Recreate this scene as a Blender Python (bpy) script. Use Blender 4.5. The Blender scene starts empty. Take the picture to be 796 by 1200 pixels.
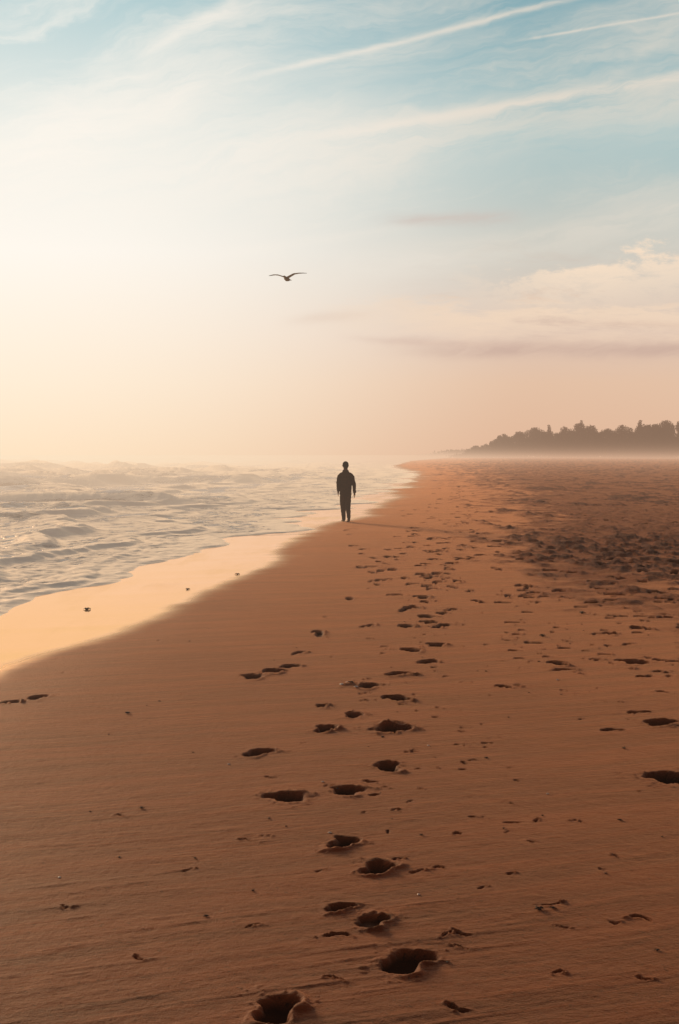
import bpy, bmesh, math, random
import numpy as np
from mathutils import Vector, Matrix, noise as mnoise

random.seed(7); rng = np.random.default_rng(7)
scene = bpy.context.scene
col = scene.collection
SUN_AZ, SUN_EL = -24.0, 8.5
sa, se = math.radians(SUN_AZ), math.radians(SUN_EL)
SUN = Vector((math.sin(sa)*math.cos(se), math.cos(sa)*math.cos(se), math.sin(se)))
EYE = 1.96

def lin(r, g, b, k=1.0):
    f = lambda c: (c/255/12.92) if c/255 <= 0.04045 else ((c/255+0.055)/1.055)**2.4
    return (f(r)*k, f(g)*k, f(b)*k, 1.0)

# ------------------------------------------------------------ node helpers
class S:
    def __init__(s, nt, sock): s.nt, s.k = nt, sock
    def _m(s, op, o=None, o2=None, clamp=False):
        n = s.nt.nodes.new('ShaderNodeMath'); n.operation = op; n.use_clamp = clamp
        for i, v in enumerate((s, o, o2)):
            if v is None: continue
            if isinstance(v, S): s.nt.links.new(v.k, n.inputs[i])
            else: n.inputs[i].default_value = v
        return S(s.nt, n.outputs[0])
    def __add__(s, o): return s._m('ADD', o)
    __radd__ = __add__
    def __mul__(s, o): return s._m('MULTIPLY', o)
    __rmul__ = __mul__
    def __sub__(s, o): return s._m('SUBTRACT', o)
    def __rsub__(s, o): return (s*-1.0)+o
    def __truediv__(s, o): return s._m('DIVIDE', o)
    def exp(s): return s._m('EXPONENT')
    def abs(s): return s._m('ABSOLUTE')
    def max(s, o): return s._m('MAXIMUM', o)
    def min(s, o): return s._m('MINIMUM', o)
    def clamp(s): return s._m('ADD', 0.0, clamp=True)
    def smooth(s, a, b, lo=0.0, hi=1.0):
        n = s.nt.nodes.new('ShaderNodeMapRange'); n.interpolation_type = 'SMOOTHSTEP'
        s.nt.links.new(s.k, n.inputs['Value'])
        n.inputs['From Min'].default_value = a; n.inputs['From Max'].default_value = b
        n.inputs['To Min'].default_value = lo; n.inputs['To Max'].default_value = hi
        return S(s.nt, n.outputs['Result'])

def put(nt, v, sock):
    if isinstance(v, S): nt.links.new(v.k, sock)
    elif isinstance(v, bpy.types.NodeSocket): nt.links.new(v, sock)
    else: sock.default_value = v
def mixc(nt, f, a, b, mode='MIX'):
    n = nt.nodes.new('ShaderNodeMix'); n.data_type = 'RGBA'; n.blend_type = mode
    put(nt, f, n.inputs[0]); put(nt, a, n.inputs[6]); put(nt, b, n.inputs[7])
    return n.outputs[2]
def comb(nt, x, y, z=0.0):
    n = nt.nodes.new('ShaderNodeCombineXYZ')
    for i, v in enumerate((x, y, z)): put(nt, v, n.inputs[i])
    return n.outputs[0]
def sep(nt, v):
    n = nt.nodes.new('ShaderNodeSeparateXYZ'); nt.links.new(v, n.inputs[0])
    return [S(nt, n.outputs[i]) for i in range(3)]
def vm(nt, op, a, b=None):
    n = nt.nodes.new('ShaderNodeVectorMath'); n.operation = op
    put(nt, a, n.inputs[0])
    if b is not None: put(nt, b, n.inputs[1])
    return n
def noise(nt, vec, scale, detail=4, rough=0.55, dist=0.0):
    n = nt.nodes.new('ShaderNodeTexNoise'); nt.links.new(vec, n.inputs['Vector'])
    n.inputs['Scale'].default_value = scale; n.inputs['Detail'].default_value = detail
    n.inputs['Roughness'].default_value = rough; n.inputs['Distortion'].default_value = dist
    return S(nt, n.outputs[0])
def voro(nt, vec, scale, feature='DISTANCE_TO_EDGE'):
    n = nt.nodes.new('ShaderNodeTexVoronoi'); n.feature = feature
    nt.links.new(vec, n.inputs['Vector']); n.inputs['Scale'].default_value = scale
    return S(nt, n.outputs['Distance'])
def ramp(nt, f, stops):
    n = nt.nodes.new('ShaderNodeValToRGB'); put(nt, f, n.inputs[0])
    cr = n.color_ramp
    cr.elements[0].position = stops[0][0]; cr.elements[0].color = stops[0][1]
    cr.elements[1].position = stops[-1][0]; cr.elements[1].color = stops[-1][1]
    for p, c in stops[1:-1]:
        e = cr.elements.new(p); e.color = c
    return n.outputs[0]
def attr(nt, name):
    n = nt.nodes.new('ShaderNodeAttribute'); n.attribute_name = name
    return S(nt, n.outputs['Fac'])
def bump(nt, h, strength, dist, prev=None):
    n = nt.nodes.new('ShaderNodeBump'); put(nt, h, n.inputs['Height'])
    n.inputs['Strength'].default_value = strength; n.inputs['Distance'].default_value = dist
    if prev is not None: nt.links.new(prev, n.inputs['Normal'])
    return n.outputs[0]
def new_mat(name):
    m = bpy.data.materials.new(name); m.use_nodes = True
    nt = m.node_tree; nt.nodes.clear()
    out = nt.nodes.new('ShaderNodeOutputMaterial')
    b = nt.nodes.new('ShaderNodeBsdfPrincipled')
    return m, nt, b, out

def painted_haze(nt, shader, out, LR=1100.0, LL=330.0, lowmist=0.0, near_col=None, pw=None):
    """haze painted on surfaces: glow colour mixed in, stronger with distance from the eye"""
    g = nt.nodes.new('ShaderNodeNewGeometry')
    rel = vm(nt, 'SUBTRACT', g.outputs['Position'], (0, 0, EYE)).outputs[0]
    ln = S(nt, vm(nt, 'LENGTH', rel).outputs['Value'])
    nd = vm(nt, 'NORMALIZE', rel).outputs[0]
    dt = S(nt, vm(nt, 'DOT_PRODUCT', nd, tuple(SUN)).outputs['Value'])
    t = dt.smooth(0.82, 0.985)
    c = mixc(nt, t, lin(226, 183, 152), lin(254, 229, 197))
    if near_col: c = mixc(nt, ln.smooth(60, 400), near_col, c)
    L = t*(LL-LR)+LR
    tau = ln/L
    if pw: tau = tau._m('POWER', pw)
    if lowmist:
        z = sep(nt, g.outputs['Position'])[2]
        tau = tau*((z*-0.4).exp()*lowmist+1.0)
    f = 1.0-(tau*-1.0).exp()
    e = nt.nodes.new('ShaderNodeEmission'); nt.links.new(c, e.inputs[0])  # haze glow painted over the surface as emission
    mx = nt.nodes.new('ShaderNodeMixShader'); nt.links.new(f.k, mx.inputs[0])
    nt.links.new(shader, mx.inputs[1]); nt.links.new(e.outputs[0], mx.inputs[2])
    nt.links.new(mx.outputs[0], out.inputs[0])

# ------------------------------------------------------------ numpy noise
def vnoise(x, y, seed=0):
    xi = np.floor(x).astype(np.int64); yi = np.floor(y).astype(np.int64)
    fx = x-xi; fy = y-yi
    fx = fx*fx*(3-2*fx); fy = fy*fy*(3-2*fy)
    def h(a, b):
        n = (a*374761393 + b*668265263 + seed*1442695041) & 0xffffffff
        n = ((n ^ (n >> 13))*1274126177) & 0xffffffff
        return ((n ^ (n >> 16)) & 0xffff)/65535.0
    a = h(xi, yi); b = h(xi+1, yi); c = h(xi, yi+1); d = h(xi+1, yi+1)
    return (a+(b-a)*fx)*(1-fy)+(c+(d-c)*fx)*fy
def fbm(x, y, seed=0, oct=4):
    s = 0; a = .5; t = 0
    for o in range(oct):
        s = s+a*vnoise(x*2**o+17.3*o, y*2**o-9.1*o, seed+o); t += a; a *= .5
    return s/t
def sst(a, b, v):
    t = np.clip((v-a)/(b-a), 0, 1); return t*t*(3-2*t)

# ------------------------------------------------------------ coast lines (metres)
SH = [(-30,-5.6),(0,-5.0),(10,-4.6),(17.7,-4.22),(21.8,-3.89),(24.75,-3.68),(27.5,-3.26),(32,-2.46),(38.9,-1.4),
      (47.3,-1.0),(57.3,.1),(74.3,1.9),(112.7,5.4),(163,8.3),(272,10.0),(467,23),(1089,86),(9000,900)]
WT = [(-30,-4.6),(0,-4.2),(10,-3.7),(13.07,-3.12),(15.4,-2.57),(17.95,-2.13),(22.2,-1.77),(25.7,-1.40),(29.2,-1.38),
      (35.5,-1.0),(43.6,.0),(51,1.4),(60,2.1),(74.3,2.8),(112.7,6.1),(163,8.8),(272,10.5),(467,23),(1089,86),(9000,900)]
RG = [(-30,9),(0,8),(8,6),(13,4.2),(17,3.2),(19.6,2.9),(28,3.5),(49,6.2),(100,10),(272,21),(1000,98),(9000,980)]
def line(tab, y):
    a = np.array(tab); return np.interp(y, a[:, 0], a[:, 1])
def shore_x(y):
    return line(SH, y) + (fbm(y*.35, y*0+3, 5, 5)-.5)*1.8*np.clip(y/25, .6, 3)
def wet_x(y):
    return line(WT, y) + (fbm(y*.22, y*0+8, 9, 5)-.5)*1.0*np.clip(y/25, .5, 3)

def grid_mesh(name, X, Y, Z, attrs, mat):
    R, C = X.shape
    me = bpy.data.meshes.new(name)
    co = np.stack([X, Y, Z], -1).reshape(-1, 3).astype(np.float32)
    me.vertices.add(R*C); me.vertices.foreach_set('co', co.ravel())
    idx = np.arange(R*C).reshape(R, C)
    q = np.stack([idx[:-1, :-1], idx[:-1, 1:], idx[1:, 1:], idx[1:, :-1]], -1).reshape(-1, 4)
    n = len(q)
    me.loops.add(n*4); me.loops.foreach_set('vertex_index', q.ravel().astype(np.int32))
    me.polygons.add(n); me.polygons.foreach_set('loop_start', (np.arange(n)*4).astype(np.int32))
    me.polygons.foreach_set('use_smooth', np.ones(n, dtype=bool))
    me.update(calc_edges=True)
    for k, v in attrs.items():
        a = me.attributes.new(k, 'FLOAT', 'POINT'); a.data.foreach_set('value', v.ravel().astype(np.float32))
    me.materials.append(mat)
    ob = bpy.data.objects.new(name, me); col.objects.link(ob)
    return ob

# ------------------------------------------------------------ beach
rows = np.concatenate([np.arange(-24, 4.2, 1.0), EYE*1667/np.arange(760, 130, -1.0), EYE*1667/np.arange(130, 1, -.5), [3800, 4600, 5800, 7500, 9000]])
uc = np.arange(-.262, .262, .00082)
side = np.array([.28, .31, .35, .4, .5, .65, .85, 1.2, 1.8, 3, 5, 8])
uc = np.concatenate([-side[::-1], uc, side])
Y = np.repeat(rows[:, None], len(uc), 1)
X = uc[None, :]*(np.maximum(rows, 0)+3)[:, None]
sx = shore_x(rows)[:, None]; wx = wet_x(rows)[:, None]
s = X-sx
Z = np.where(s > 0, -.07*(1-sst(0, 2.6, s)), -.07+.05*s); Z = np.maximum(Z, -1.5)
Z += (fbm(X*.35, Y*.18, 21, 3)-.5)*.05*sst(0.5, 5, s)*np.clip(1-Y/400, .2, 1)
ca, sn = math.cos(math.radians(20)), math.sin(math.radians(20))
P = X*ca+Y*sn; Q = -X*sn+Y*ca
dry = sst(0.0, 1.0, X-wx)
patchy = sst(.4, .65, fbm(X*.3, Y*.25, 91, 3))
Z += (fbm(P*.35, Q*3.2+fbm(P*.4, Q*.4, 6, 2)*2, 31, 5)-.5)*(.004+.004*patchy)*dry
Z += np.maximum(fbm(P*2.0, Q*19, 33, 3)-.62, 0)*.010*dry*patchy
Z += (fbm(X*11, Y*11, 35, 4)-.5)*.006*dry*np.clip(1-Y/30, 0, 1)
rgx = line(RG, rows)[:, None] + (fbm(Y*.12, Y*0, 3, 3)-.5)*1.2*np.clip(Y/25, .7, 6)
dr = (X-rgx)/np.clip(Y/22, .8, 20)
brk_n = fbm(X*1.1+P*.3, Q*2.2, 16, 5)
rough = sst(-.7, .9, dr+(fbm(X*2.2, Y*1.0, 14, 5)-.5)*3.2)*sst(8, 26, Y+(brk_n-.5)*34)*sst(-2.5, 0, dr)
cl = fbm(X*5.5, Y*2.4, 44, 4)
cl_far = fbm(X*2.2, Y*.6, 47, 4)
wfar = sst(35, 80, Y)
clm = cl*(1-wfar)+cl_far*wfar
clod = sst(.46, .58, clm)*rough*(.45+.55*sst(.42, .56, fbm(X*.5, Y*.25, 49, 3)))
Z += clod*(.018+.04*sst(.52, .70, clm))*np.clip(Y/30, .5, 1.2)*np.clip(1.4-Y/300, .3, 1)
Z += rough*(fbm(X*8, Y*5, 48, 3)-.5)*.03
track = np.zeros_like(Z)

def stamp(cx, cy, w=.17, l=.31, ang=0., depth=.055, rim=.016, seed=0):
    R = max(w, l)*1.6
    i0 = np.searchsorted(rows, cy-R); i1 = np.searchsorted(rows, cy+R)
    if i1-i0 < 1: return
    xs = X[i0:i1]; m = np.abs(xs-cx) < R
    j = np.where(m.any(0))[0]
    if len(j) == 0: return
    sl = (slice(i0, i1), slice(j[0], j[-1]+1))
    x = X[sl]-cx; y = Y[sl]-cy
    c, s_ = math.cos(ang), math.sin(ang)
    b = x*c+y*s_; a = -x*s_+y*c
    wob = (fbm(X[sl]*11, Y[sl]*9, 100+seed, 4)-.5)
    b2 = b+.025*np.sin(a/l*3+seed)
    wid = .5*w*(1+.16*np.tanh(a/l*5))*(1-.26*np.exp(-((a+.05*l)/(l*.15))**2))
    r = (np.abs(a/(l*.5))**2.5+np.abs(b2/wid)**2.3)**(1/2.4)+wob*.85
    pit = 1-sst(.72, .97, r)
    floor_ = .65+.45*sst(-.4, .5, a/l)*1.0+(vnoise(X[sl]*20, Y[sl]*20, seed+9)-.5)*.6
    rm = np.exp(-((r-1.17)/.18)**2)*np.clip(fbm(X[sl]*7, Y[sl]*7, seed, 2)*2.2-.5, 0, 1.3)*(1+.9*np.tanh(b/w*2))
    crumbs = np.exp(-((r-1.3)/.5)**2)*np.maximum(vnoise(X[sl]*50, Y[sl]*50, seed+3)-.68, 0)
    Z[sl] += -depth*pit*floor_+rim*rm+crumbs*.022
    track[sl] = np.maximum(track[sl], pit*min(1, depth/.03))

PR = [(-.219,5.0,.16),(.269,5.47,.2),(.149,5.93,.13),(-.004,6.12,.12),(.169,6.72,.17),(0,7.17,.17),(-.306,8.11,.23),
 (.05,8.27,.2),(.316,8.93,.16),(-.539,9.36,.18),(.355,10.2,.26),(-.128,10.2,.15),(.097,10.75,.15),(.481,11.5,.2),
 (-.12,11.15,.11),(.254,12.1,.18),(.523,12.8,.2),(.80,13.5,.2),(.98,14.7,.22),(.736,14.3,.2),(-.6,12.9,.25),(-.742,12.6,.2),
 (-.482,13.2,.18),(.755,16.3,.22),(1.03,17.3,.24),(.876,18.25,.2),(1.16,19.6,.22),(.777,19.9,.24),(1.10,21.6,.22),
 (1.34,20.8,.2),(1.84,24.2,.22),(2.28,26.8,.22),(.58,24.9,.24),(.94,27.4,.24),(1.25,29.7,.24),
 (2.33,10.4,.26),(1.99,8.62,.33),(2.77,13.5,.3),(2.07,13.4,.16),(-2.44,11.5,.15),(-2.63,11.3,.12)]
for k, (cx, cy, w) in enumerate(PR):
    big = 1.0 if w > .14 else .6
    stamp(cx, cy, w*1.0, (.28 if big == 1 else .19)*random.uniform(.82, 1.05)*(1.25 if w > .3 else 1), random.uniform(-.6, .3), .040*big*(1.5 if w > .24 else 1), .010, k)
k = 60
def walk(x0, y0, x1, y1, wob=.15, w=.19, step=.68, dp=.05, skip=.1):
    global k
    n = int(math.hypot(x1-x0, y1-y0)/step); 
    for i in range(n):
        if random.random() < skip: continue
        t = i/n; k += 1
        sdx = .13 if i % 2 else -.13
        stamp(x0+(x1-x0)*t+sdx+random.gauss(0, wob), y0+(y1-y0)*t+random.gauss(0, .2), w*random.uniform(.6, 1.15),
              .34*random.uniform(.7, 1.2), math.atan2(x1-x0, y1-y0)*-1+random.uniform(-.5, .5), dp*random.uniform(.6, 1.2), .010, k)
walk(.9, 15.5, 1.6, 24, .12); walk(1.3, 21, 3.2, 36, .18, skip=.1); walk(.6, 22, .35, 41, .15, skip=.3)
walk(3.2, 36, 6.2, 62, .35, skip=.1); walk(1.4, 30, 3.5, 50, .3, skip=.3)
walk(2.2, 26, 4.8, 58, .5, skip=.3); walk(.0, 14.5, .9, 27, .3, skip=.35, dp=.035, w=.13); walk(3.5, 50, 7.5, 90, .6, skip=.1)
walk(1.0, 24, 2.4, 40, .35, skip=.2, w=.16); walk(2.8, 44, 6, 80, .8, skip=.3); walk(1.5, 17, 3.0, 30, .3, skip=.4, w=.13, dp=.035)
for i in range(330):
    cy = 14+60*random.random()**1.5; cx = float(line(RG, cy))+random.uniform(-.8, 7)*max(1, cy/25); k += 1
    stamp(cx, cy, random.uniform(.12, .28), random.uniform(.2, .4), random.uniform(-1.5, 1.5), .07*random.uniform(.4, 1), .014, k)
for i in range(340):
    cy = 9+12*random.random()**.5; cx = random.uniform(1.8, 4.9)*cy/16; k += 1
    q_ = random.random()**2
    stamp(cx, cy, .02+.08*q_, .05+.17*q_, random.uniform(.9, 2.0), .012+.020*q_, .007, k)
for i in range(230):
    cy = 5+26*random.random(); cx = .3+cy*.03+random.gauss(0, .4)*max(1, cy/12); k += 1
    if cx < float(line(WT, cy))+.5: continue
    stamp(cx, cy, random.uniform(.012, .04), random.uniform(.03, .11), random.uniform(.9, 1.9), .015, .005, k)
for i in range(50):
    cy = 5+13*random.random(); cx = random.uniform(-.2, .24)*cy; k += 1
    if cx < float(line(WT, cy))+.5: continue
    stamp(cx, cy, random.uniform(.010, .026), random.uniform(.03, .09), random.uniform(.9, 1.9), .010, .003, k)
for (cx, cy, R, h) in [(.36, 10.35, .12, .03), (.17, 6.0, .07, .016), (.13, 12.2, .15, .02)]:
    d2 = ((X-cx)**2+((Y-cy)*.8)**2)/R**2
    Z += h*np.exp(-d2)*(.2+1.6*np.clip(fbm(X*22, Y*22, 55, 3)-.35, 0, 1)*1.6)

m_sand, nt, b, out = new_mat('beach_sand')
geo = nt.nodes.new('ShaderNodeNewGeometry'); pos = geo.outputs['Position']
px, py, pz = sep(nt, pos)
wet = attr(nt, 'wet'); rgh = attr(nt, 'rough'); trk = attr(nt, 'track'); cld = attr(nt, 'clod')
p = px*ca+py*sn; q = py*ca-px*sn
blot = noise(nt, pos, .5, 3)
streak = noise(nt, comb(nt, p*.35, q*4.0+blot*2.0), 1.0, 6, .6, .4)
streak2 = noise(nt, comb(nt, p*1.8, q*30.0+blot*6.0), 1.0, 4, .6, .2)
grain = noise(nt, pos, 170.0, 2, .7)
mid = noise(nt, pos, 22.0, 5, .7)
wetn = (wet+(noise(nt, pos, .9, 5)-.5)*.6).smooth(.1, .85)
damp = (wet+(blot-.5)*.4).smooth(-.9, .3)
c = mixc(nt, streak.smooth(.36, .64), lin(88, 37, 17), lin(134, 62, 30))
c = mixc(nt, (streak2.smooth(.5, .68))*blot.smooth(.3, .55)*.6, c, lin(174, 92, 50))
c = mixc(nt, (streak2.smooth(.5, .34))*blot.smooth(.3, .6)*.4, c, lin(58, 26, 15))
c = mixc(nt, blot.smooth(.45, .75)*.35, c, lin(78, 34, 18))
c = mixc(nt, mid.smooth(.56, .70)*.45, c, lin(54, 24, 15))
spk = noise(nt, pos, 46.0, 2, .5).smooth(.63, .69)
c = mixc(nt, spk*.7, c, lin(32, 17, 13))
c = mixc(nt, (grain-.5).abs().smooth(.06, .22)*.55, c, lin(178, 102, 60))
cl1 = noise(nt, comb(nt, px*1.8, py*.6), 4.2, 6, .74)
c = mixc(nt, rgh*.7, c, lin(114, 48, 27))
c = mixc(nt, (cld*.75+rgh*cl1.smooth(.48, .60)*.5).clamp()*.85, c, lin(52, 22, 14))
c = mixc(nt, trk*.88, c, lin(20, 10, 8))  # shade inside the footprints painted near black, together with damp sand
c = mixc(nt, wetn, c, lin(255, 226, 165))  # gold sky glow on the wet sand put into its base colour
nt.links.new(c, b.inputs['Base Color'])
wr = noise(nt, comb(nt, px*1.5, py*.3), 1.0, 4, .6)
nt.links.new((wetn*.88).k, b.inputs['Metallic'])
rr = (wetn*-.64+.70+wetn*wr.smooth(.4, .7)*.10).max(.06)
nt.links.new(rr.k, b.inputs['Roughness'])
nt.links.new((wetn*.5+.10+damp*.16-trk*.1-rgh*.06).clamp().k, b.inputs['Specular IOR Level'])
b.inputs['Specular Tint'].default_value = (1, .65, .36, 1)
nt.links.new(((1.0-wetn)*(1.0-trk)*(1.0-rgh*.5)*(1.0-cld*.6)*.76).k, b.inputs['Sheen Weight'])
b.inputs['Sheen Roughness'].default_value = .32; b.inputs['Sheen Tint'].default_value = (1, .49, .25, 1)
h = (streak*.005+streak2*blot.smooth(.25, .6)*.005+grain*.003+mid*.008 + rgh*noise(nt, pos, 8.0, 4, .65)*.03)*(1.0-wetn*.98)
nb = bump(nt, h, 1.0, 1.0)
nt.links.new(nb, b.inputs['Normal'])
painted_haze(nt, b.outputs[0], out, 600, 300, 0.0, None, 1.15)

wetA = 1-sst(-.6, .7, (X-wx)/np.clip(Y/30, .7, 4))
wetA = wetA - np.clip((X-wx)*.5, 0, .9)*(wetA < .01)
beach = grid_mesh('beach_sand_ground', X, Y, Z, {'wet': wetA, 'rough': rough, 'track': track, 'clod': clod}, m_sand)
beach['kind'] = 'structure'; beach['label'] = 'wide orange-brown sandy beach with footprints and wet tide edge'
beach['category'] = 'beach'
def ground_z(x, y):
    i = min(max(int(np.searchsorted(rows, y)), 0), len(rows)-1)
    j = int(np.argmin(np.abs(X[i]-x))); return float(Z[i, j])

# ------------------------------------------------------------ sea
srow = np.concatenate([np.arange(-24, 14, 1.5), EYE*1667/np.arange(235, 1, -.5), [3400, 4000, 5000, 6500, 9000]])
v = np.concatenate([np.arange(0, .40, .0010), [.43, .47, .52, .6, .8, 1.1, 1.6, 2.5, 4, 8]])
SY = np.repeat(srow[:, None], len(v), 1)
W = (np.maximum(srow, 0)+3)[:, None]
ssx = shore_x(srow)[:, None]
SX = (ssx+1.2*np.clip(srow[:, None]/40, 1, 30)-v[None, :]*W)[:, ::-1]
off = ssx-SX    # + seaward
U = SX*.80+SY*.42; Vv = SX*-.42+SY*.90
wx_ = fbm(U*.04, Vv*.05, 61, 3)-.5
def crest(lam, ph, sharp, wp, tilt=0.0):
    d = Vv+U*tilt
    t = np.sin(2*np.pi*d/lam+ph+wx_*wp)
    return ((1-t)/2)**sharp
env1 = fbm(U*.035, Vv*.06, 71, 3); env2 = fbm(U*.07, Vv*.12, 72, 3)
H1 = crest(17.0, .5, 4.0, 12)*sst(.32, .48, env1)
H = H1*2.0
H2 = crest(8.5, 1.5, 3.0, 12, .25)*sst(.36, .54, env2)
H += H2*.8
H += (fbm(U*.25, Vv*.7, 73, 4)-.5)*.3
H += (fbm(U*1.2, Vv*2.4, 75, 3)-.5)*.22
grow = sst(.0, 5, off)*.04+sst(3, 14, off)*.22+sst(12, 60, off)*.42
SZ = -.075+(H-.42)*grow
brk = sst(.30, .75, H1)*sst(6, 16, off)*sst(.34, .46, fbm(U*.12, Vv*.3, 401, 3))
brk = np.maximum(brk, sst(.5, .85, H2)*sst(4, 10, off)*.85)
for i, (o_, wd, hh) in enumerate([(1.3, .26, .03), (2.6, .38, .08), (4.4, .5, .16), (7.0, .65, .26), (11, .9, .38), (17, 1.3, .48), (27, 1.7, .56), (42, 2.3, .6)]):
    mid_ = o_*np.clip(SY/30, .7, 3)+(fbm(SX*.06+i*7, SY*.09, 200+i, 4)-.5)*o_*.9
    d = (off-mid_)/(wd*np.clip(SY/35, .8, 2.5))
    en = sst(.28, .42, fbm(SY*.05+i*3.3, SX*.03, 300+i, 2))
    prof = np.where(d < 0, np.exp(-(d/.5)**2), np.exp(-(d/1.9)**2))*en
    SZ += hh*prof*(.6+.8*fbm(SX*1.4, SY*1.0, 12, 4))
    brk = np.maximum(brk, en*np.where(d < 0, np.exp(-(d/2.0)**2), np.exp(-(d/1.0)**2)))
SZ += np.where(off > 0, .03*sst(0, .25, off)*np.exp(-off/1.3), -.05*sst(0, .4, -off))*(.1+1.8*fbm(SX*3, SY*2, 8, 3))
SZ += sst(0, .5, off)*(1-sst(3, 7, off))*(fbm(SX*5, SY*4, 18, 3)-.5)*.05
SZ += brk*(fbm(SX*4, SY*2.6, 28, 4)-.5)*.12*sst(2, 8, off)
m_sea, nt, b, out = new_mat('sea_water')
geo = nt.nodes.new('ShaderNodeNewGeometry'); pos = geo.outputs['Position']
px, py, pz = sep(nt, pos)
of = attr(nt, 'offshore'); bk = attr(nt, 'breaker')
wv = nt.nodes.new('ShaderNodeTexNoise'); nt.links.new(pos, wv.inputs['Vector']); wv.inputs['Scale'].default_value = 1.4
wv.inputs['Detail'].default_value = 4
scn = vm(nt, 'SCALE', wv.outputs['Color']); scn.inputs['Scale'].default_value = .9
wp = vm(nt, 'ADD', pos, scn.outputs[0]).outputs[0]
e1 = voro(nt, wp, 2.2); e2 = voro(nt, wp, .75)
lace = (e1.smooth(.0, .18, 1, 0)).max(e2.smooth(0, .22, 1, 0)*.95)
patch = noise(nt, comb(nt, px*.5, py*.2), 1.0, 4, .6)
uu = px*.8+py*.42; v2 = py*.9-px*.42
thick = noise(nt, comb(nt, uu*.6, v2*.8), 1.6, 6, .66)
near = of.smooth(0.0, 10.0, 1, 0)
edge = of.smooth(.1, 1.8, 1, 0)
foam = lace*(patch+near*.30).smooth(.44, .56)
foam = foam.max((thick+edge*.36+near*.03).smooth(.58, .63))
foam = foam.max((bk*1.0+(thick-.5)*2.2).smooth(.45, .58))
foam = (foam*of.smooth(-.3, -.1)).clamp()
wc = mixc(nt, of.smooth(0, 16), lin(92, 62, 58), lin(134, 92, 78))
c = mixc(nt, foam, wc, lin(255, 249, 238))
nt.links.new(c, b.inputs['Base Color'])
nt.links.new((foam*.45).k, b.inputs['Metallic'])        # bright glow on the foam imitated by making it part metallic
nt.links.new((foam*.30+.26).k, b.inputs['Roughness'])
b.inputs['IOR'].default_value = 1.16
b.inputs['Specular Tint'].default_value = (1, .78, .60, 1)
nt.links.new((foam*1.0).k, b.inputs['Sheen Weight']); b.inputs['Sheen Tint'].default_value = (1, .92, .80, 1)
h = noise(nt, comb(nt, uu*.6, v2*1.3), 1.2, 4, .55)*.05+foam*.015+thick*.02
h = h*of.smooth(0, 3, .6, 1)
nt.links.new(bump(nt, h, .9, 1.0), b.inputs['Normal'])
painted_haze(nt, b.outputs[0], out, 230, 120, 0.0, lin(254, 218, 182), 1.4)  # heavier warm haze painted over the water to brighten it
sea = grid_mesh('sea_water', SX, SY, SZ, {'offshore': off, 'breaker': brk}, m_sea)
sea['kind'] = 'structure'; sea['label'] = 'choppy pale sea with foam washing onto the sand'; sea['category'] = 'sea'

# ------------------------------------------------------------ mesh helpers
def tube(bm, pts, ref=(1, 0, 0), seg=16):
    ref = Vector(ref); rings = []
    P_ = [Vector(p[:3]) for p in pts]
    for i, p in enumerate(pts):
        a = P_[max(i-1, 0)]; c_ = P_[min(i+1, len(P_)-1)]
        t = (c_-a).normalized()
        xax = (ref-t*ref.dot(t)).normalized(); yax = t.cross(xax)
        rx = p[3]; ry = p[4] if len(p) > 4 else rx
        rings.append([bm.verts.new(P_[i]+xax*math.cos(2*math.pi*k/seg)*rx+yax*math.sin(2*math.pi*k/seg)*ry) for k in range(seg)])
    for r0, r1 in zip(rings, rings[1:]):
        for k in range(seg):
            bm.faces.new((r0[k], r0[(k+1) % seg], r1[(k+1) % seg], r1[k]))
    bm.faces.new(rings[0][::-1]); bm.faces.new(rings[-1])
def ball(bm, c_, r):
    m = Matrix.Translation(c_) @ Matrix.Diagonal((*r, 1))
    bmesh.ops.create_uvsphere(bm, u_segments=18, v_segments=12, radius=1, matrix=m)
def finish(bm, name, mat, voxel=None, smooth=4, crease=0.0):
    bmesh.ops.recalc_face_normals(bm, faces=bm.faces)
    me = bpy.data.meshes.new(name); bm.to_mesh(me); bm.free()
    ob = bpy.data.objects.new(name, me); col.objects.link(ob)
    if voxel:
        r = ob.modifiers.new('r', 'REMESH'); r.mode = 'VOXEL'; r.voxel_size = voxel
        if smooth:
            s_ = ob.modifiers.new('s', 'SMOOTH'); s_.iterations = smooth; s_.factor = .5
        dg = bpy.context.evaluated_depsgraph_get()
        me2 = bpy.data.meshes.new_from_object(ob.evaluated_get(dg))
        ob.modifiers.clear(); ob.data = me2; me2.name = name
    if crease:   # soft cloth folds
        ns = [Vector(v_.normal) for v_ in ob.data.vertices]
        for v_, n_ in zip(ob.data.vertices, ns):
            f_ = mnoise.noise(Vector((v_.co.x*9, v_.co.y*9, v_.co.z*15)))+.5*mnoise.noise(v_.co*26)
            v_.co = v_.co+n_*f_*crease
    for p_ in ob.data.polygons: p_.use_smooth = True
    ob.data.materials.clear(); ob.data.materials.append(mat)
    return ob
def simple_mat(name, c1, c2, scale=20, rough=.8, bumpd=.002, add_haze=True, spec=.3):
    m, nt, b, out = new_mat(name)
    tc = nt.nodes.new('ShaderNodeTexCoord')
    n = noise(nt, tc.outputs['Object'], scale, 5, .6)
    nt.links.new(mixc(nt, n.smooth(.35, .65), c1, c2), b.inputs['Base Color'])
    b.inputs['Roughness'].default_value = rough; b.inputs['Specular IOR Level'].default_value = spec
    nt.links.new(bump(nt, n, .8, bumpd), b.inputs['Normal'])
    if add_haze: painted_haze(nt, b.outputs[0], out, 800, 400)
    else: nt.links.new(b.outputs[0], out.inputs[0])
    return m

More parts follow.
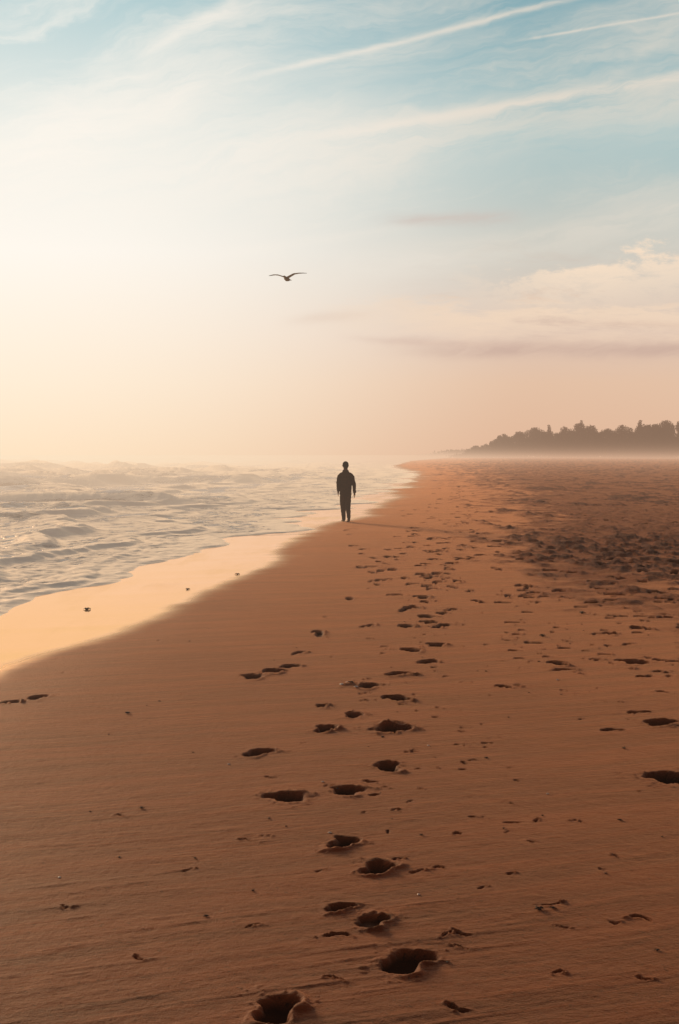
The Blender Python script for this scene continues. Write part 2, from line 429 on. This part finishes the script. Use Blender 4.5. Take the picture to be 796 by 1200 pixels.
# ------------------------------------------------------------ person
m_skin = simple_mat('skin', lin(110, 68, 52), lin(126, 80, 62), 30, .55)
m_jack = simple_mat('jacket_cloth', lin(54, 32, 24), lin(72, 45, 35), 14, .9, .006, spec=.1)
m_trou = simple_mat('trouser_cloth', lin(62, 39, 31), lin(80, 54, 44), 12, .9, .006, spec=.1)
m_shoe = simple_mat('shoe_leather', lin(28, 22, 22), lin(40, 32, 30), 20, .6)
m_hair = simple_mat('hair_dark', lin(30, 20, 16), lin(42, 29, 22), 60, .8, .004, spec=.1)
ARM = {-1: [(-.12,.0,1.42), (-.176,.0,1.36), (-.226,-.07,1.11), (-.204,.09,.91)],
        1: [(.12,.0,1.42), (.176,.0,1.36), (.248,-.05,1.11), (.268,.02,.85)]}
LEG = {-1: [(-.076,0,.93), (-.056,.17,.51), (-.018,.24,.10)],
        1: [(.076,0,.93), (.062,-.02,.50), (.044,-.30,.17)]}
def hand(bm, w, side_):
    w = Vector(w); d = Vector((side_*.05, .10, -1)).normalized()
    tube(bm, [(*w, .026, .022), (*(w+d*.035), .030, .022), (*(w+d*.085), .018, .042), (*(w+d*.10), .015, .040)], (1, 0, 0), 14)
    for i, (L, r) in enumerate([(.070, .0095), (.080, .0098), (.074, .0094), (.058, .0084)]):
        o = w+d*.088+Vector((0, .030-.020*i, 0))
        a = o+d*L*.5+Vector((-side_*.006, .002, 0)); e = a+(d+Vector((-side_*.55, .15, 0))).normalized()*L*.5
        tube(bm, [(*o, r), (*a, r*.95), (*e, r*.75)], (0, 1, 0), 10)
    o = w+d*.03+Vector((0, .022, 0)); a = o+Vector((-side_*.006, .028, -.03)); e = a+Vector((-side_*.01, .006, -.032))
    tube(bm, [(*o, .013), (*a, .011), (*e, .009)], (1, 0, 0), 10)
bm = bmesh.new()
tube(bm, [(0,0,.86,.13,.10), (0,0,.95,.15,.11), (0,.0,1.10,.13,.10), (0,.01,1.28,.15,.11), (0,.0,1.36,.13,.10), (0,-.005,1.45,.08,.06)])
tube(bm, [(0,-.01,1.43,.080,.07), (0,.0,1.50,.068,.066), (0,.012,1.58,.064,.064)])
ball(bm, (0, .022, 1.675), (.084, .102, .108)); ball(bm, (0, .045, 1.605), (.068, .074, .066))
tube(bm, [(0,.118,1.68,.010,.008), (0,.134,1.65,.014,.012), (0,.120,1.635,.015,.010)])
for sd in (-1, 1):
    ball(bm, (sd*.086, .02, 1.660), (.012, .020, .034)); ball(bm, (sd*.032, .106, 1.680), (.013, .011, .009))
ball(bm, (0, .110, 1.605), (.024, .010, .006))
for sd in (-1, 1):
    A = ARM[sd]; tube(bm, [(*A[0],.05), (*A[1],.052), (*A[2],.040), (*A[3],.026)]); hand(bm, A[3], sd)
    L = LEG[sd]; tube(bm, [(*L[0],.072), (L[0][0],.05,.72,.066), (*L[1],.052), (L[1][0],L[1][1]-.01 if sd<0 else -.11,.34,.048), (*L[2],.036)])
    f = L[2]; tube(bm, [(f[0],f[1]-.05,.05 if sd<0 else .09,.03,.03), (f[0],f[1]+.05,.045,.036,.03), (f[0]+sd*.012,f[1]+.16,.03,.036,.018)], (1,0,0))
body = finish(bm, 'body', m_skin, .006, 2)
bm = bmesh.new()
tube(bm, [(0,0,.77,.162,.12), (0,-.005,.80,.176,.132), (0,-.005,.90,.178,.138), (0,0,1.05,.178,.140), (0,.0,1.20,.188,.146), (0,-.005,1.32,.188,.142), (0,-.01,1.39,.160,.120), (0,-.01,1.44,.116,.094), (0,-.01,1.53,.080,.078)], seg=28)
for sd in (-1, 1):
    A = ARM[sd]
    tube(bm, [(sd*.06,0,1.428,.052), (sd*.130,0,1.392,.066), (A[1][0]+sd*.010,-.005,A[1][2]-.03,.072), (sd*.212,-.035,1.22,.066), (*A[2],.060), ((A[2][0]+A[3][0])/2,(A[2][1]+A[3][1])/2,1.0,.053), (A[3][0],A[3][1],A[3][2],.045)])
jacket = finish(bm, 'jacket', m_jack, .010, 5, .012)
bm = bmesh.new()
tube(bm, [(0,0,.75,.140,.11), (0,0,.90,.156,.118), (0,0,.98,.150,.11)], seg=24)
for sd in (-1, 1):
    L = LEG[sd]
    kx, ky, kz = L[1]; ax, ay, az = L[2]
    tube(bm, [(L[0][0]*.98,0,.86,.092,.112), (L[0][0]*1.0,.06 if sd<0 else -.005,.70,.090,.104), (kx,ky,kz,.080,.090), (kx*.5+ax*.5,(ky+ay)/2-.01,(kz+az)/2,.070,.082), (ax,ay-.005,az+.0,.058,.074), (ax,ay,az-.045,.056,.076)])
trousers = finish(bm, 'trousers', m_trou, .009, 4, .010)
shoes = []
for sd in (-1, 1):
    f = LEG[sd][2]; bm = bmesh.new(); lift = 0 if sd < 0 else .05
    tube(bm, [(f[0],f[1]-.085,.045+lift,.030,.030), (f[0],f[1]-.04,.055+lift,.042,.050), (f[0],f[1]+.03,.050+lift*.6,.044,.045), (f[0]+sd*.008,f[1]+.11,.034,.050,.032), (f[0]+sd*.012,f[1]+.19,.028,.040,.022), (f[0]+sd*.012,f[1]+.215,.026,.02,.012)], (1,0,0), 18)
    shoes.append(finish(bm, 'shoe', m_shoe, .007, 3))
bm = bmesh.new()
ball(bm, (0, .006, 1.698), (.090, .104, .090)); ball(bm, (0, -.030, 1.635), (.078, .068, .074))
hair = finish(bm, 'hair', m_hair, .008, 2)
person = bpy.data.objects.new('person', None); col.objects.link(person)
for o in [body, jacket, trousers, hair]+shoes: o.parent = person
person.location = (.18, 41.9, ground_z(.18, 41.9)+.002); person.rotation_euler = (0, 0, math.radians(9))
person['label'] = 'person in dark jacket and trousers walking away along the sand'; person['category'] = 'person'

# ------------------------------------------------------------ gull
m, nt, b, out = new_mat('gull_feathers')
tc = nt.nodes.new('ShaderNodeTexCoord'); ox, oy, oz = sep(nt, tc.outputs['Object'])
tip = (ox.abs()+(noise(nt, tc.outputs['Object'], 12)-.5)*.1).smooth(.42, .56)
nt.links.new(mixc(nt, tip, lin(150, 126, 100), lin(40, 34, 34)), b.inputs['Base Color']); b.inputs['Roughness'].default_value = .8
painted_haze(nt, b.outputs[0], out, 1100, 420); m_gull = m
bm = bmesh.new()
tube(bm, [(0,-.34,.01,.055,.008), (0,-.24,.0,.045,.018), (0,-.14,-.01,.055,.05), (0,0,-.02,.072,.070), (0,.12,-.01,.060,.060), (0,.20,.01,.036,.038), (0,.25,.02,.034,.034), (0,.29,.02,.022,.022), (0,.34,.008,.008,.009)], (1,0,0), 16)
for sd, pts in ((-1, [(-.02,.03,.02,.10,.022), (-.13,.05,.075,.095,.018), (-.27,.09,.135,.085,.014), (-.42,.05,.165,.060,.011), (-.55,-.01,.180,.036,.009), (-.65,-.07,.185,.012,.007)]),
                (1, [(.02,.03,.02,.10,.022), (.13,.05,.060,.095,.018), (.27,.09,.100,.085,.014), (.42,.05,.115,.060,.011), (.55,-.01,.110,.036,.009), (.66,-.07,.105,.012,.007)])):
    tube(bm, pts, (0, 1, 0), 14)
gull = finish(bm, 'gull', m_gull, .007, 1)
gull.location = (-1.70, 46, 1.96+5.70); gull.rotation_euler = (math.radians(4), math.radians(-2), math.radians(162))
gull['label'] = 'seagull gliding with raised wings spread above the beach'; gull['category'] = 'bird'

# ------------------------------------------------------------ trees
def tree_mat(name, c1, c2, sc_):
    m, nt, b, out = new_mat(name)
    tc = nt.nodes.new('ShaderNodeTexCoord')
    n = noise(nt, tc.outputs['Object'], sc_, 4)
    nt.links.new(mixc(nt, n.smooth(.35, .65), c1, c2), b.inputs['Base Color']); b.inputs['Roughness'].default_value = .9
    b.inputs['Specular IOR Level'].default_value = .1
    painted_haze(nt, b.outputs[0], out, 1900, 600, 4.0)
    return m
m_leaf = tree_mat('pine_foliage', (.030, .022, .024, 1), (.060, .045, .043, 1), .5)
m_bark = tree_mat('pine_bark', (.07, .045, .035, 1), (.12, .08, .06, 1), 2)
def make_tree(seed, kind):
    r = random.Random(seed)
    bm = bmesh.new(); lean = r.uniform(-.6, .6)
    tube(bm, [(0,0,-.6,.32), (lean*.2,.05,3,.26), (lean*.6,.1,6.5,.2), (lean,.1,10.2,.08)], seg=8)
    clumps = []
    if kind == 'round':
        for i in range(24):
            a = r.uniform(0, 6.28); z = r.uniform(2.2, 10.8); R = 4.0*math.sqrt(max(.05, 1-((z-6.0)/5.5)**2))*r.uniform(.2, .95)
            clumps.append((lean*z/12+R*math.cos(a), R*math.sin(a), z, r.uniform(1.0, 1.9), .9))
    elif kind == 'cone':
        for i in range(18):
            z = 1.8+10.2*i/17; a = r.uniform(0, 6.28); R = 2.6*(12.4-z)/10*r.uniform(.2, 1)
            clumps.append((lean*z/12+R*math.cos(a), R*math.sin(a), z, .6+1.6*(12.6-z)/10, .8))
    else:
        for i in range(17):
            a = r.uniform(0, 6.28); R = 4.2*math.sqrt(r.random())
            clumps.append((lean+R*math.cos(a), R*math.sin(a), 9.0+r.uniform(-3.0, 1.4)-R*.3, r.uniform(1.1, 1.8), .8))
        for i in range(8):
            a = r.uniform(0, 6.28); clumps.append((2*math.cos(a), 2*math.sin(a), r.uniform(2.5, 6.5), 1.5, .7))
    for (x, y, z, R, sq) in clumps[::2]:
        tube(bm, [(lean*z/14, 0, max(z-2.2, 1.5), .09), (x*.6, y*.6, z-.6, .06), (x, y, z, .03)], seg=5, ref=(.3, .9, .1))
    bmesh.ops.recalc_face_normals(bm, faces=bm.faces)
    tm = bpy.data.meshes.new('trunk'); bm.to_mesh(tm); bm.free(); tm.materials.append(m_bark)
    vs, fs = [], []
    for (x, y, z, R, sq) in clumps:
        for i in range(int(120*R*R/1.6)):
            d = Vector((r.gauss(0, 1), r.gauss(0, 1), r.gauss(0, 1))).normalized()*R*r.random()**.38
            c_ = Vector((x+d.x, y+d.y, z+d.z*sq))
            u_ = Vector((r.gauss(0, 1), r.gauss(0, 1), r.gauss(0, 1))).normalized()
            w_ = u_.cross(Vector((r.gauss(0, 1), r.gauss(0, 1), r.gauss(0, 1)))).normalized()
            s_ = r.uniform(.14, .32); n = len(vs)
            vs += [c_-u_*s_, c_+w_*s_*.6, c_+u_*s_, c_-w_*s_*.6]; fs.append((n, n+1, n+2, n+3))
    cm = bpy.data.meshes.new('crown'); cm.from_pydata(vs, [], fs); cm.materials.append(m_leaf)
    return tm, cm
protos = [make_tree(1, 'round'), make_tree(2, 'round'), make_tree(3, 'umbrella'), make_tree(4, 'cone'), make_tree(5, 'round'), make_tree(6, 'umbrella')]
def plant(x, y, h, kind_i, wide):
    tm, cm = protos[kind_i]
    e = bpy.data.objects.new('pine_tree', None); col.objects.link(e)
    for nm, me in (('trunk', tm), ('crown', cm)):
        o = bpy.data.objects.new(nm, me); col.objects.link(o); o.parent = e
    s_ = h/12
    e.location = (x, y, -.1); e.scale = (s_*wide, s_*wide, s_); e.rotation_euler = (0, 0, random.uniform(0, 6.28))
    e['group'] = 'pines behind the beach'; e['category'] = 'tree'
    e['label'] = 'dark hazy pine tree in the wood behind the beach'
for i in range(140):
    t = -.02+(i+random.random())/140*1.17; row = random.choice((0, 1, 1))
    x = 84+t*150+random.gauss(0, 2); y = 905-t*330+row*18+random.gauss(0, 4)
    env = 1+.18*mnoise.noise(Vector((t*13.0, 2.2, 0)))
    h = np.interp(t, [-.02, .03, .1, .2, .3, .45, .6, 1.2], [5, 9, 13, 16.5, 18, 18.5, 18.5, 18.5])*random.choice((.68, .78, .88, .96, 1.05))*env
    kd = random.choice([0, 1, 4, 0, 1, 4, 2, 5, 2, 3])
    plant(x, y, float(h), kd, random.uniform(.8, 1.15))
def wood(name, label, pts, R, n, hgt, zs):
    r = random.Random(11); vs, fs = [], []
    for i in range(n):
        t = r.random(); x = np.interp(t, [0, 1], [pts[0][0], pts[1][0]]); y = np.interp(t, [0, 1], [pts[0][1], pts[1][1]])
        env = hgt*(.8+.2*mnoise.noise(Vector((x*.06, 3, 1)))+.3*mnoise.noise(Vector((x*.3, 3, 1))))*min(1, t*5+.15)
        c_ = Vector((x+r.gauss(0, R*.4), y+r.uniform(-R, R), r.random()**.8*max(env, .4)))
        u_ = Vector((r.gauss(0, 1), r.gauss(0, 1), r.gauss(0, 1))).normalized()
        w_ = u_.cross(Vector((r.gauss(0, 1), r.gauss(0, 1), r.gauss(0, 1)))).normalized(); s_ = r.uniform(.4, .9)*zs
        k_ = len(vs); vs += [c_-u_*s_, c_+w_*s_*.7, c_+u_*s_, c_-w_*s_*.7]; fs.append((k_, k_+1, k_+2, k_+3))
    me = bpy.data.meshes.new(name); me.from_pydata(vs, [], fs); me.materials.append(m_leaf)
    o = bpy.data.objects.new(name, me); col.objects.link(o)
    o['kind'] = 'stuff'; o['label'] = label; o['category'] = 'woodland'
wood('undergrowth', 'dark scrub massed under the pines behind the beach', ((78, 920), (262, 535)), 9, 28000, 11, 1.0)
wood('distant_woodland', 'low hazy far-off wood fading along the coast', ((104, 1560), (240, 1380)), 25, 6000, 9, 1.6)

# ------------------------------------------------------------ small things on the sand
m_weed = simple_mat('seaweed', lin(38, 26, 22), lin(62, 42, 32), 25, .5)
m_shell = simple_mat('shell', lin(205, 180, 160), lin(225, 205, 185), 30, .5)
def weed_mesh(seed):
    r = random.Random(seed); bm = bmesh.new()
    for i in range(8):
        a = r.uniform(0, 6.28); L = r.uniform(.04, .09); z = r.uniform(.004, .02)
        pts = []
        for j in range(6):
            a += r.uniform(-.6, .6); t = j/5
            pts.append((math.cos(a)*L*t, math.sin(a)*L*t, z+.03*math.sin(t*3.1)*r.uniform(.5, 1), .009*(1-.6*t)+.002, .004))
        tube(bm, pts, (.2, .1, 1), 6)
    ball(bm, (0, 0, .012), (.035, .03, .018))
    o = finish(bm, 'seaweed_clump', m_weed, None)
    return o
w0 = [weed_mesh(i) for i in range(3)]
spots = [(-3.28,18.45,.6),(-2.22,20.8,.45),(-1.69,23.5,.5),(-1.1,7.9,.2),(.42,7.3,.15),(1.5,7.6,.18),(2.2,15.4,.5),
         (.1,12.2,.4),(.95,9.2,.18),(3.0,17.6,.6),(.857,6.1,.3),(.92,6.12,.2),(-1.61,10.8,.3),(-.7,6.9,.12),(1.25,5.6,.14),(.3,9.9,.2),(1.9,9.5,.2)]
for i in range(50):
    y = random.uniform(5.2, 17); spots.append((random.uniform(-.18, .23)*y, y, random.uniform(.07, .17)))
spots = [s_ for s_ in spots if s_[2] > .4 or s_[0] > float(line(WT, s_[1]))+.4]
for i, (x, y, sc_) in enumerate(spots):
    o = w0[i] if i < 3 else w0[i % 3].copy()
    if i >= 3: col.objects.link(o)
    o.location = (x, y, ground_z(x, y)-.002*sc_); o.scale = (sc_,)*3; o.rotation_euler = (0, 0, random.uniform(0, 6.28))
    o['group'] = 'seaweed scraps on the sand'; o['category'] = 'seaweed'; o['label'] = 'small dark seaweed scrap lying on the sand'
bm = bmesh.new()
bmesh.ops.create_icosphere(bm, subdivisions=3, radius=1)
for v_ in bm.verts:
    n_ = mnoise.noise(v_.co*1.3)*.25
    rr_ = 1+n_+.05*math.sin(math.atan2(v_.co.y, v_.co.x)*11); v_.co = Vector((v_.co.x*.02*rr_, v_.co.y*.015*rr_, max(v_.co.z, -.3)*.007*rr_))
sh0 = finish(bm, 'shell_fragment', m_shell)
first = True
for (x, y, sc_) in [(.02,12.15,1.2),(.07,12.3,1.0),(-.05,7.35,.5),(-.1,8.5,.5),(.6,9.6,.5),(1.2,8.2,.45),(-1.3,6.6,.45),(.14,12.0,1.0),(1.9,12.4,.7),(-.7,9.0,.5),(.35,6.3,.4)]:
    o = sh0 if first else sh0.copy()
    if not first: col.objects.link(o)
    first = False
    o.location = (x, y, ground_z(x, y)+.002); o.scale = (sc_,)*3; o.rotation_euler = (0, 0, random.uniform(0, 6))
    o['group'] = 'shell fragments on the sand'; o['category'] = 'shell'; o['label'] = 'tiny pale shell fragment on the brown sand'

# ------------------------------------------------------------ sky
w = bpy.data.worlds.new('World'); scene.world = w; w.use_nodes = True
nt = w.node_tree; nt.nodes.clear()
wo = nt.nodes.new('ShaderNodeOutputWorld'); bg = nt.nodes.new('ShaderNodeBackground')
tc = nt.nodes.new('ShaderNodeTexCoord')
D = vm(nt, 'NORMALIZE', tc.outputs['Generated']).outputs[0]
dx, dy, dz = sep(nt, D)
g = S(nt, vm(nt, 'DOT_PRODUCT', D, tuple(SUN)).outputs['Value'])
yy = dy.max(.08); u = dx/yy; vv = dz/yy
e = dz.abs()/.6
right = ramp(nt, e, [(0, lin(225,183,153)), (.083, lin(227,192,165)), (.14, lin(221,196,179)), (.233, lin(205,202,192)), (.367, lin(164,194,197)), (.52, lin(112,162,176)), (.65, lin(86,118,128)), (1, lin(92,88,86))])
left = ramp(nt, e, [(0, lin(254,228,196)), (.083, lin(255,237,214)), (.233, lin(255,248,238)), (.367, lin(238,239,232)), (.52, lin(178,207,211)), (.65, lin(180,185,178)), (1, lin(168,150,128))])
t = g.smooth(.84, .985)
sky = mixc(nt, t, right, left)
wpn = noise(nt, comb(nt, u*3.0, vv*5.0, 2.0), 2.0, 5, .6)-.5
a11 = math.radians(11)
p = u*math.cos(a11)+vv*math.sin(a11); q = vv*math.cos(a11)-u*math.sin(a11)
ci = noise(nt, comb(nt, p*3.0, q*15.0+wpn*1.2, 5.0), 1.0, 8, .6, .25)
ci2 = noise(nt, comb(nt, p*8.0, q*44.0+wpn*3.0, 9.0), 1.0, 8, .64, .3)
fib = noise(nt, comb(nt, p*11.0, q*120.0+wpn*7, 1.0), 1.0, 5, .65)
cir = (ci+(fib-.5)*.16).smooth(.44, .70)*vv.smooth(.10, .2)
white = mixc(nt, t, lin(224, 216, 203), lin(255, 247, 236))
sky = mixc(nt, cir*.50, sky, white)
sky = mixc(nt, (ci2*.6+ci*.4).smooth(.49, .66)*vv.smooth(.08, .2)*.36, sky, white)
def band(p0, p1, wd, amt, colr, warp=.02, fade=.05, grow=0.0):
    global sky
    ax, ay = p0; bx, by = p1; L = math.hypot(bx-ax, by-ay); tx, ty = (bx-ax)/L, (by-ay)/L
    al = (u-ax)*tx+(vv-ay)*ty; pe = (vv-ay)*tx-(u-ax)*ty+wpn*warp
    wid = (al*grow+wd).max(.0008)
    pe = pe/wid
    f = ((pe*pe)*-1.0).exp()*al.smooth(-fade, fade)*al.smooth(L-fade, L+fade, 1, 0)
    f = f*(fib*.9+ci2*1.1).smooth(.62, 1.15, .3, 1.12)*amt
    sky = mixc(nt, f.clamp(), sky, colr)
band((-.08, .205), (.30, .258), .024, .6, white, .02, .08)
band((-.02, .222), (.30, .276), .0042, .95, white, .005, .06)
band((-.05, .268), (.20, .330), .0024, .7, white, .008, .05)
band((-.02, .262), (.24, .325), .012, .3, white, .02, .05)
band((.13, .292), (.26, .314), .0010, .75, white, .003, .01)
band((.19, .26), (.26, .33), .006, .25, white, .01, .03)
band((-.135, .283), (-.06, .325), .0030, .5, white, .01, .02, .06)
band((-.26, .20), (-.06, .262), .02, .5, white, .05, .06)
band((-.26, .175), (.02, .23), .03, .45, white, .07, .08)
band((.02, .130), (.30, .188), .012, .5, white, .03, .05)
band((-.08, .142), (.05, .160), .004, .35, white, .01, .03)
band((.035, .166), (.12, .169), .0045, .5, lin(206, 186, 176), .026, .02)
band((-.03, .095), (.02, .099), .004, .35, lin(224, 200, 182), .016, .02)
band((.07, .074), (.30, .073), .0055, .6, lin(196, 166, 153), .026, .06)
band((.02, .082), (.14, .076), .003, .35, lin(206, 176, 162), .020, .03)
band((.14, .094), (.30, .088), .0025, .4, lin(202, 172, 158), .020, .04)
puff = noise(nt, comb(nt, u*20.0, vv*54.0, 3.0), 1.0, 9, .67, .3)
topl = (vv-(u*.16+.108)-(puff-.5)*.090)
cu = topl.smooth(-.009, .004, 1, 0)*topl.smooth(-.055, -.005)*u.smooth(.06, .18)*puff.smooth(.32, .58, .25, 1)
sky = mixc(nt, cu*.9, sky, lin(249, 224, 198))
puff2 = noise(nt, comb(nt, u*13.0, vv*60.0, 7.0), 1.0, 9, .67, .3)
l2 = vv-.104-(puff2-.5)*.060
sky = mixc(nt, l2.smooth(-.006, .005, 1, 0)*l2.smooth(-.035, 0)*u.smooth(-.04, .1)*.65, sky, lin(247, 219, 191))
sky = mixc(nt, puff2.smooth(.52, .68)*vv.smooth(.05, .085)*vv.smooth(.16, .11)*u.smooth(.02, .13)*.4, sky, lin(207, 180, 164))
back = ramp(nt, e, [(0, (.26,.16,.12,1)), (.4, (.17,.14,.14,1)), (1, (.12,.12,.14,1))])
sky = mixc(nt, g.smooth(.1, .80), back, sky)
core = g.smooth(.987, .9999)
sky = mixc(nt, core, sky, (8.0, 6.2, 4.0, 1))
nish = nt.nodes.new('ShaderNodeTexSky'); nish.sky_type = 'NISHITA'; nish.sun_disc = False
nish.sun_elevation = se; nish.sun_rotation = sa
sc_ = vm(nt, 'SCALE', nish.outputs[0]); sc_.inputs['Scale'].default_value = .0004
fin = vm(nt, 'ADD', sky, sc_.outputs[0]).outputs[0]
nt.links.new(fin, bg.inputs[0]); bg.inputs[1].default_value = 1.0
nt.links.new(bg.outputs[0], wo.inputs[0])

sl = bpy.data.lights.new('sun', 'SUN'); sl.energy = 2.2; sl.angle = math.radians(10); sl.color = (1.0, .66, .38)
so = bpy.data.objects.new('sun', sl); col.objects.link(so); so.rotation_euler = SUN.to_track_quat('Z', 'Y').to_euler()

cam = bpy.data.cameras.new('camera'); cam.lens = 50; cam.sensor_width = 36; cam.sensor_fit = 'AUTO'
cam.shift_y = -67/1200; cam.clip_end = 20000; cam.clip_start = .1
co = bpy.data.objects.new('camera', cam); col.objects.link(co)
co.location = (0, 0, EYE); co.rotation_euler = (math.radians(90), 0, 0); scene.camera = co
scene.view_settings.view_transform = 'Standard'; scene.view_settings.look = 'None'; scene.view_settings.exposure = 0
